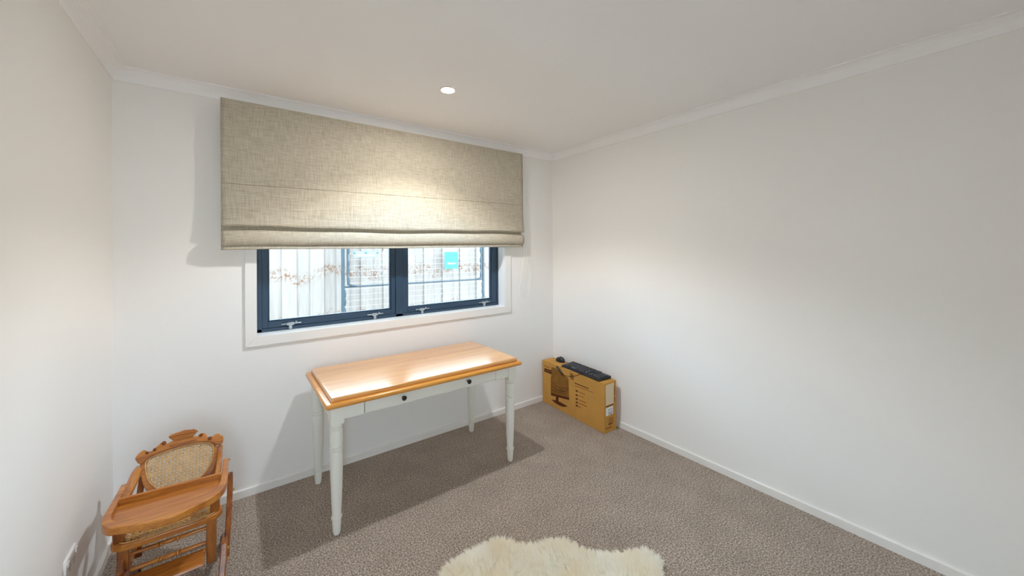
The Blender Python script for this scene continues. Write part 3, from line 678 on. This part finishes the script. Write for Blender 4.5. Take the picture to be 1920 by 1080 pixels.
for j in range(nv):
    for i in range(nu):
        k_ = (i+1) % nu; fs.append((j*nu+i, j*nu+k_, (j+1)*nu+k_, (j+1)*nu+i))
fs.append(tuple(range(nu)))
ms.add(vs, fs).build('shell', 'plastic', mo, MO, smooth=True)
MB().lathe([(.002, -.003), (.008, -.003), (.009, 0), (.008, .003), (.002, .003)], tuple(mc+ma*.028+np.array([0, 0, .030])), d=tuple(mbv), seg=14).build('scroll_wheel', 'key_legend', mo, MO, smooth=True)
MB().tube(smooth_path([mc+ma*-.05+np.array([0, 0, .006]), mc+ma*-.075+mbv*-.01+np.array([0, 0, .003]), mc+ma*-.095+mbv*-.028+np.array([0, 0, .003])], 5), .0013, 5).build('cable', 'plastic', mo, MO, smooth=True)

# ================================================================== antique high chair (folded low)
HO = (-.205, 2.22, 0)
hc = thing('high_chair', HO, 'antique carved oak high chair with cane seat and tray in the corner', 'high chair')
ZT = .450                                            # tray rim height
def tp(x, y, z=ZT): return U(x, y, 'z', z)
outer = [(227, 909), (212, 936), (197, 961), (190.5, 974), (189.5, 981), (193, 987.5), (203, 991), (215, 989), (240, 985.5), (258, 983), (290, 976.5), (320, 968.5), (345, 958.5), (365, 948.5), (388, 937.5), (410, 923.5), (420, 913), (425.3, 902), (427.2, 888), (428.2, 857)]
inner = [(419, 860), (416.5, 878), (414.2, 891), (411.5, 904), (404, 914), (390, 923), (362, 936), (328, 950.5), (288, 963), (250, 971.5), (226, 975.5), (213, 975), (209.5, 968), (213.5, 957), (221, 943.5), (230, 926), (243, 904)]
rim = smooth_path([tp(*q) for q in outer], 3)+smooth_path([tp(*q) for q in inner], 3)
MB().prism(rim, (0, 0, -.030)).build('tray_rim', 'oak_x', hc, HO, bevel=.004, segs=3)
pin = [tp(*q) for q in inner[2:15]]
ctr = sum(pin)/len(pin)
MB().prism([np.array([*(ctr+(q-ctr)*1.02)[:2], ZT-.015]) for q in pin], (0, 0, -.010)).build('tray_panel', 'oak_x', hc, HO)
rb0, rb1 = tp(222.5, 940.5), tp(414.3, 890.5)
MB().sweep([rb0+[0, 0, -.006], lerp(rb0, rb1, .5)+[0, 0, -.006], rb1+[0, 0, -.006]], .034, .011, (0, 0, 1)).build('tray_back_rail', 'oak_x', hc, HO, bevel=.003)
# backrest: reclined plane
BP, BN = (-.20, 2.40, .435), np.array([0, 1.0, -.55]); BN = BN/np.linalg.norm(BN)
def bk(x, y, off=0.0): return UP(x, y, BP, BN)-BN*off
def resample(loop, c, n=72):
    P = [np.array(q, float) for q in loop]; out = []; c = np.array(c, float)
    for k in range(n):
        t = 2*math.pi*k/n; d = np.array([math.cos(t), math.sin(t)]); best = 0
        for i in range(len(P)):
            a, b = P[i]-c, P[(i+1) % len(P)]-c; e = b-a; den = d[0]*e[1]-d[1]*e[0]
            if abs(den) < 1e-9: continue
            s_ = (a[0]*e[1]-a[1]*e[0])/den; u_ = (a[0]*d[1]-a[1]*d[0])/den
            if s_ > 0 and -1e-6 <= u_ <= 1+1e-6: best = max(best, s_)
        out.append(c+d*best)
    return out
sh_out = [(q[0], q[1]) for q in smooth_path([(x, y, 0) for x, y in [(263, 864), (263.5, 885), (266, 903), (272, 917), (283, 927), (299, 932.5), (320, 932), (345, 924.5), (370, 912), (385, 901), (397, 886), (405, 868), (408, 850), (406.5, 836), (398, 827), (380, 825), (350, 830), (318, 839), (284, 852), (269, 858)]], 4, True)]
sh_in = [(q[0], q[1]) for q in smooth_path([(x, y, 0) for x, y in [(274.5, 868), (284, 859), (300, 852.5), (318, 846), (344, 838), (370, 832.5), (389, 831.8), (397, 836), (398, 850), (393, 868), (385, 882), (370, 897), (344, 911), (315, 919), (298, 916), (284, 905), (277, 892)]], 4, True)]
cc = (336, 877)
so, si = resample(sh_out, cc), resample(sh_in, cc)
bf = MB().ring([bk(*q) for q in so], [bk(*q) for q in si], BN*.024).build('back_frame', 'oak_x', hc, HO, bevel=.003)
def clip_line(poly, p, d):
    ts = []
    for i in range(len(poly)):
        a, b = np.array(poly[i]), np.array(poly[(i+1) % len(poly)]); e = b-a; den = d[0]*e[1]-d[1]*e[0]
        if abs(den) < 1e-12: continue
        r_ = a-p; t = (r_[0]*e[1]-r_[1]*e[0])/den; u_ = (r_[0]*d[1]-r_[1]*d[0])/den
        if 0 <= u_ < 1: ts.append(t)
    ts.sort(); return [(ts[i], ts[i+1]) for i in range(0, len(ts)-1, 2)]
def cane(loop3d, c, e1, e2, n, sp, wd):
    """woven cane: strands in four directions inside the outline"""
    c = np.array(c, float); poly = [np.array([np.dot(q-c, e1), np.dot(q-c, e2)]) for q in loop3d]; m = MB()
    for ang, s_, lift, w in ((0, sp, .0006, wd), (90, sp, .0000, wd), (45, sp*1.0, .0012, wd*.95), (-45, sp*1.0, .0018, wd*.95)):
        a = math.radians(ang); d = np.array([math.cos(a), math.sin(a)]); nn = np.array([-d[1], d[0]])
        for k in range(-60, 61):
            p = nn*k*s_
            for t0, t1 in clip_line(poly, p, d):
                if t1-t0 < .004: continue
                q = [p+d*t0-nn*w/2, p+d*t1-nn*w/2, p+d*t1+nn*w/2, p+d*t0+nn*w/2]
                m.prism([c+e1*v_[0]+e2*v_[1]+n*lift for v_ in q], n*.0008)
    return m
bc = bk(*cc); e1 = np.array([1., 0, 0]); e2 = np.cross(BN, e1); e2 = e2/np.linalg.norm(e2); e2 = e2 if e2[2] > 0 else -e2
tag(cane([bk(*q)+BN*.008 for q in si], bc+BN*.008, e1, e2, -BN, .0125, .0030).build('back_cane', 'cane', hc, HO), None, kind='stuff')
bind = [bk(*(np.array(cc)+(np.array(q)-cc)*1.03), .001) for q in si]
MB().tube(bind+[bind[0]], .0028, 6).build('cane_binding', 'cane', bf, HO, smooth=True)
crest = [(253.5, 861), (256.5, 855.5), (261, 850.5), (266, 846.5), (271, 843.8), (275, 845.6), (277.5, 847.8), (282, 847), (287, 845), (290, 840), (294, 838.5), (301, 832), (304.5, 829.5), (311, 829), (313.5, 832.5), (323, 827.5), (340, 823), (363, 819), (371, 818.5), (374, 814.5), (382.5, 811.8), (388, 815.5), (390.5, 820.5), (396, 820.5), (400, 817.5), (404.6, 814), (411, 812.8), (414.5, 816), (417.5, 817.5), (419.3, 822), (417.5, 829), (412.4, 835.5),
         (406, 834), (398, 829.5), (389, 828), (370, 828.5), (344, 834), (318, 842), (300, 848.5), (284, 855.5), (275, 862), (270, 868), (263, 871), (259, 869)]
MB().prism([bk(x, y, .010) for x, y in crest], BN*.026).build('crest_rail', 'oak_x', hc, HO, bevel=.0025)
cr = [(316.3, 820.5), (319.5, 816.5), (323, 815), (330, 812.5), (338, 810.3), (346, 807), (353, 806.5), (359, 806), (364.5, 805), (371.5, 808), (368, 811), (364, 815.5), (361, 819.5), (345, 823), (327, 827.5), (323, 825)]
cro = MB().prism([bk(x, y, .016) for x, y in cr], BN*.030).build('carved_crown', 'oak_x', hc, HO, bevel=.002)
for a, b in (((319, 821), (367, 810.5)), ((322, 824), (363.5, 815))):
    MB().tube([bk(*a, .018), bk((a[0]+b[0])/2, (a[1]+b[1])/2-.6, .019), bk(*b, .018)], .0028, 6).build('carved_bead', 'oak_x', cro, HO, smooth=True)
for x, y, r_ in ((308, 831.5, .009), (291, 843.5, .007), (377, 816.5, .008), (393.5, 822.5, .009), (276.5, 849.5, .006)):
    MB().lathe([(r_, 0), (r_, .004), (r_*.75, .006), (r_*.6, .003), (r_*.3, .005), (.0005, .006)], tuple(bk(x, y, .009)), d=tuple(-BN), seg=14).build('carved_scroll', 'oak_z', hc, HO, smooth=True)
tag(MB().prism([bk(x, y, .0115) for x, y in ((318, 836), (335, 831.5), (352, 827.5), (368, 824), (369, 826.5), (352, 830.5), (335, 834.5), (319, 839))], -BN*.002).build('carved_band', 'oak_z', hc, HO), 'dark carved band')
# arms from the back frame forward to the arm posts (below the tray arms)
ZA = ZT-.006
la_ = [U(264, 877, 'z', ZA), U(256, 888, 'z', ZA+.004), U(249, 903, 'z', ZA-.002), U(240, 922, 'z', ZA-.008), U(229, 946, 'z', ZA-.022), U(222, 962, 'z', ZA-.035)]
MB().sweep(smooth_path(la_, 4), .032, .026, (1, 0, 0)).build('arm', 'oak_y', hc, HO, bevel=.005, segs=3)
ra_ = [U(412.5, 840, 'z', ZA), U(412.3, 850, 'z', ZA), U(411.5, 866, 'z', ZA-.002), U(408.5, 886, 'z', ZA-.010), U(406, 900, 'z', ZA-.022), U(403, 912, 'z', ZA-.035)]
MB().sweep(smooth_path(ra_, 4), .020, .022, (1, 0, 0)).build('arm', 'oak_y', hc, HO, bevel=.005, segs=3)
for q in (la_[0], ra_[0]):
    MB().lathe([(.004, -.012), (.012, -.011), (.014, 0), (.012, .011), (.004, .012)], tuple(q), d=(1, 0, 0), seg=16).build('arm_scroll', 'oak_y', hc, HO, smooth=True)
# seat
ZS_ = .285
sf = [U(x, y, 'z', ZS_) for x, y in ((209, 1030), (411, 962))]
xL, xR_, yF = sf[0][0], sf[1][0], (sf[0][1]+sf[1][1])/2
yBk = 2.40
def sp_(u, v, z=ZS_): return np.array([xL+(xR_-xL)*u, yF+(yBk-yF)*v, z])
so_ = smooth_path([sp_(0, .04), sp_(.5, -.03), sp_(1, .04), sp_(.98, .5), sp_(.93, 1), sp_(.5, 1.02), sp_(.07, 1), sp_(.02, .5)], 1, True)
cs = sp_(.5, .5)
so_r = resample([q[:2] for q in smooth_path(so_, 4, True)], cs[:2], 64); si_r = [cs[:2]+(q-cs[:2])*np.array([.86, .92]) for q in so_r]
sfm = MB().ring([(*q, ZS_) for q in so_r], [(*q, ZS_) for q in si_r], (0, 0, -.026)).build('seat_frame', 'oak_x', hc, HO, bevel=.005, segs=3)
tag(cane([np.array([*q, ZS_-.004]) for q in si_r], (*cs[:2], ZS_-.004), np.array([1., 0, 0]), np.array([0, 1., 0]), np.array([0, 0, 1.]), .0125, .0030).build('seat_cane', 'cane', hc, HO), None, kind='stuff')
bind = [np.array([*(cs[:2]+(q-cs[:2])*1.03), ZS_+.001]) for q in si_r]
MB().tube(bind+[bind[0]], .0026, 6).build('cane_binding', 'cane', sfm, HO, smooth=True)
for u, top in ((.045, la_[-1]), (.955, ra_[-1])):
    b_ = sp_(u, .14, ZS_-.004); t_ = np.array([top[0], min(top[1], b_[1]+.03), ZT-.032])
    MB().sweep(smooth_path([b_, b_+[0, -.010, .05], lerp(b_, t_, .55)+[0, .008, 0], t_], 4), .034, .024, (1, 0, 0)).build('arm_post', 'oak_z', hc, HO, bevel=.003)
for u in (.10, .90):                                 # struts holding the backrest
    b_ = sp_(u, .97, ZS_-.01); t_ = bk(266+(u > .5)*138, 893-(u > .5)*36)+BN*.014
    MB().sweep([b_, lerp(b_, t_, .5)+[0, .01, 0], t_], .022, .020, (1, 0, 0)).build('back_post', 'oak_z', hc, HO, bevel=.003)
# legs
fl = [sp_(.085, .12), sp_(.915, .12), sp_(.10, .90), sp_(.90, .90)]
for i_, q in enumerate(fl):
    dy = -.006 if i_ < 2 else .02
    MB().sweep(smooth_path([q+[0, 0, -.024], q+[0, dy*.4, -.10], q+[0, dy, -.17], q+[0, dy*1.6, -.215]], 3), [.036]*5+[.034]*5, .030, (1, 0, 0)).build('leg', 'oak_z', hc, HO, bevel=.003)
def spindle(a, b, name='stretcher', r=.0085):
    a, b = np.array(a, float), np.array(b, float); L_ = np.linalg.norm(b-a)
    pr = [(r*.7, 0), (r*.85, .06), (r, .2), (r*1.05, .34), (r*1.35, .36), (r*.8, .375), (r*1.4, .39), (r*1.4, .405), (r*.8, .42), (r*1.1, .44), (r*1.2, .5), (r*1.1, .56), (r*.8, .58), (r*1.4, .595), (r*1.4, .61), (r*.8, .625), (r*1.35, .64), (r*1.05, .66), (r, .8), (r*.85, .94), (r*.7, 1)]
    MB().lathe([(rr, h_*L_) for rr, h_ in pr], tuple(a), d=tuple(b-a), seg=14).build(name, 'oak_x', hc, HO, smooth=True)
y1 = fl[0][1]
spindle(fl[0]+[.012, -.004, -.125], fl[1]+[-.012, -.004, -.125])
spindle(fl[0]+[.012, -.002, -.062], fl[1]+[-.012, -.002, -.062])
spindle(fl[2]+[.012, .01, -.11], fl[3]+[-.012, .01, -.11])
for a_, b_ in ((0, 2), (1, 3)): spindle(fl[a_]+[0, .012, -.15], fl[b_]+[0, -.004, -.15], r=.0075)
fb = fl[0][1]-.045                                   # foot board
MB().prism([(fl[0][0]+.03, fb-.030, .098), (fl[1][0]-.022, fb-.022, .098), (fl[1][0]-.020, fb+.034, .128), (fl[0][0]+.03, fb+.034, .128)], (0, .004, .012)).build('footrest', 'oak_x', hc, HO, bevel=.003)
for k_ in (0, 1):
    MB().sweep([fl[k_]+[(.02, -.02)[k_], -.004, -.15], np.array([fl[k_][0]+(.035, -.03)[k_], fb+.02, .120])], .010, .016, (1, 0, 0)).build('footrest_bracket', 'oak_y', hc, HO)
# folding side frames with casters
for s_, xs in ((1, -.014), (-1, -.372)):
    xm = xs-.020*(s_ > 0)+.020*(s_ < 0)
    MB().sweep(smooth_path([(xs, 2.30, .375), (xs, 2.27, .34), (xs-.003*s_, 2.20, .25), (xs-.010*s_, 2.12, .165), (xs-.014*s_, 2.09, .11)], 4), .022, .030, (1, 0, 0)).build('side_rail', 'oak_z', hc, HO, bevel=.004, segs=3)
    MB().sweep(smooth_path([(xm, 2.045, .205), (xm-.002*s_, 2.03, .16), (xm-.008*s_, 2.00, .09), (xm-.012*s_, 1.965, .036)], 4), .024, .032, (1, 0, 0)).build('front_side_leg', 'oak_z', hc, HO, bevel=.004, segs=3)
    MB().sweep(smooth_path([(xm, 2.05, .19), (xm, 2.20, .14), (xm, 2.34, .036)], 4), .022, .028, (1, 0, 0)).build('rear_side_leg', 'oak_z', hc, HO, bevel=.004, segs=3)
    for y_, z_ in ((1.955, .026), (2.35, .026)):
        w_ = MB().lathe([(.006, -.010), (.024, -.009), (.026, -.005), (.026, .005), (.024, .009), (.006, .010)], (xm-.010*s_, y_, z_), d=(1, 0, 0), seg=20).build('caster', 'knob', hc, HO, smooth=True)
        MB().lathe([(.004, -.014), (.006, -.012), (.006, .012), (.004, .014)], (xm-.010*s_, y_, z_), d=(1, 0, 0), seg=10).build('hub', 'brass', w_, HO, smooth=True)
    for y_, z_, xx in ((2.245, .318, xs), (2.03, .185, xm), (2.02, .145, xm)):
        MB().lathe([(.005, 0), (.006, .003), (.004, .006), (.0005, .0065)], (xx+s_*.011, y_, z_), d=(s_, 0, 0), seg=10).build('brass_screw', 'brass', hc, HO, smooth=True)
spindle((-.352, 2.03, .075), (-.040, 2.03, .075), r=.0075)
for x_, y_ in ((428.8, 862), (427.8, 889)):
    MB().lathe([(.004, 0), (.005, .003), (.003, .005), (.0005, .0055)], tuple(U(x_, y_, 'z', ZT-.012)), d=(1, 0, 0), seg=10).build('brass_screw', 'brass', hc, HO, smooth=True)

# ================================================================== sheepskin rug
RO = (1.10, 1.12, 0)
rug = thing('sheepskin_rug', RO, 'fluffy cream sheepskin rug on the carpet', 'rug')
edge_px = [(812, 1088), (822, 1066), (838, 1049), (858, 1036), (880, 1025), (905, 1013), (922, 1004), (938, 1002), (955, 1004), (967, 1011), (985, 1014), (1008, 1013), (1020, 1007), (1048, 1005), (1073, 1009), (1090, 1019), (1108, 1026), (1130, 1029), (1165, 1029), (1185, 1024.5), (1205, 1024), (1236, 1031), (1244, 1042), (1249, 1056), (1253, 1070), (1252, 1090)]
edge = [U(x, y, 'z', .035)[:2] for x, y in edge_px]
edge += [np.array(q) for q in ((1.36, .78), (1.28, .70), (1.18, .68), (1.08, .74), (.98, .80), (.88, .84), (.78, .93), (.68, 1.02), (.60, 1.10), (.56, 1.20), (.58, 1.30), (.63, 1.40))]
loop = [q[:2] for q in smooth_path([(*q, 0) for q in edge], 4, True)]
LP = np.array(loop); ctr2 = LP.mean(0)
# shrink so the strands reach the photographed outline
nrm = []
for i_ in range(len(LP)):
    t_ = LP[(i_+1) % len(LP)]-LP[i_-1]; n_ = np.array([t_[1], -t_[0]]); n_ /= np.linalg.norm(n_)+1e-9; nrm.append(n_)
area2 = sum(LP[i_-1][0]*LP[i_][1]-LP[i_][0]*LP[i_-1][1] for i_ in range(len(LP)))
sgn = 1 if area2 > 0 else -1
INL = LP-np.array(nrm)*sgn*.030; INL2 = ctr2+(LP-ctr2)*.88
MB().prism([(x, y, .002) for x, y in INL2], (0, 0, .020)).build('hide', 'hide', rug, RO)
def inside(P, poly):
    x, y = P[:, 0], P[:, 1]; c = np.zeros(len(P), bool); n = len(poly)
    for i_ in range(n):
        a, b = poly[i_-1], poly[i_]; cond = (a[1] > y) != (b[1] > y)
        xi = (b[0]-a[0])*(y-a[1])/(b[1]-a[1]+1e-12)+a[0]; c ^= cond & (x < xi)
    return c
mn, mx_ = INL.min(0), INL.max(0); P = rng.uniform(mn, mx_, (260000, 2)); P = P[inside(P, INL)][:120000]; nP = len(P)
dist = np.full(nP, 9.0); gdir = np.zeros((nP, 2))
for i_ in range(0, len(INL)):
    d_ = np.linalg.norm(P-INL[i_], axis=1); mk = d_ < dist; dist[mk] = d_[mk]; gdir[mk] = np.array(nrm[i_])*sgn
cl_ = rng.uniform(mn, mx_, (2600, 2)); cdir = rng.normal(0, .42, (2600, 2))+np.array([.15, .35])
ci = np.empty(nP, int)
for a in range(0, nP, 4000):
    D_ = ((P[a:a+4000, None, :]-cl_[None])**2).sum(2); ci[a:a+4000] = D_.argmin(1)
lean = cdir[ci]*.8+np.array([.15, .45])+rng.normal(0, .16, (nP, 2)); ew = np.exp(-dist/.035)[:, None]; lean = lean*(1-ew*.6)+gdir*ew*1.15
pull = (cl_[ci]-P)*.28
Ln = rng.uniform(.034, .050, nP)*(1-.25*np.exp(-dist/.03))
base = np.c_[P, np.full(nP, .010)]; segs_ = 4
vv = np.empty((nP, 2*segs_+1, 3)); wv = rng.normal(0, 1, (nP, 2)); wv /= np.linalg.norm(wv, axis=1)[:, None]
for k_ in range(segs_+1):
    t_ = k_/segs_; up = np.cos(np.clip(np.linalg.norm(lean, axis=1), 0, 1.25)*t_*.85)
    pos = base.copy(); pos[:, :2] += lean*(Ln[:, None]*t_**1.5*.85)+pull*t_**1.3
    pos[:, 2] += Ln*t_*np.maximum(.30, up)
    w_ = .0013*(1-.8*t_)
    if k_ < segs_: vv[:, 2*k_, :] = pos+np.c_[wv*w_, np.zeros(nP)]; vv[:, 2*k_+1, :] = pos-np.c_[wv*w_, np.zeros(nP)]
    else: vv[:, 2*k_, :] = pos
vv = (vv.reshape(-1, 3)-np.array(RO)).astype(np.float32); st = 2*segs_+1
quad = np.array([[2*k_, 2*k_+1, 2*k_+3, 2*k_+2] for k_ in range(segs_-1)]); tri = np.array([2*segs_-2, 2*segs_-1, 2*segs_])
off = (np.arange(nP)*st)[:, None]
qi = (quad.reshape(1, -1)+off).ravel(); ti = (tri[None]+off).ravel()
me = bpy.data.meshes.new('fleece'); me.vertices.add(len(vv)); me.vertices.foreach_set('co', vv.ravel())
nq, nt_ = nP*(segs_-1), nP
me.loops.add(len(qi)+len(ti)); me.loops.foreach_set('vertex_index', np.r_[qi, ti].astype(np.int32))
me.polygons.add(nq+nt_); me.polygons.foreach_set('loop_start', np.r_[np.arange(nq)*4, nq*4+np.arange(nt_)*3].astype(np.int32))
me.update(calc_edges=True); me.validate(); me.materials.append(M['wool'])
fo = bpy.data.objects.new('fleece', me); COL.objects.link(fo); fo.parent = rug; tag(fo, None, kind='stuff')
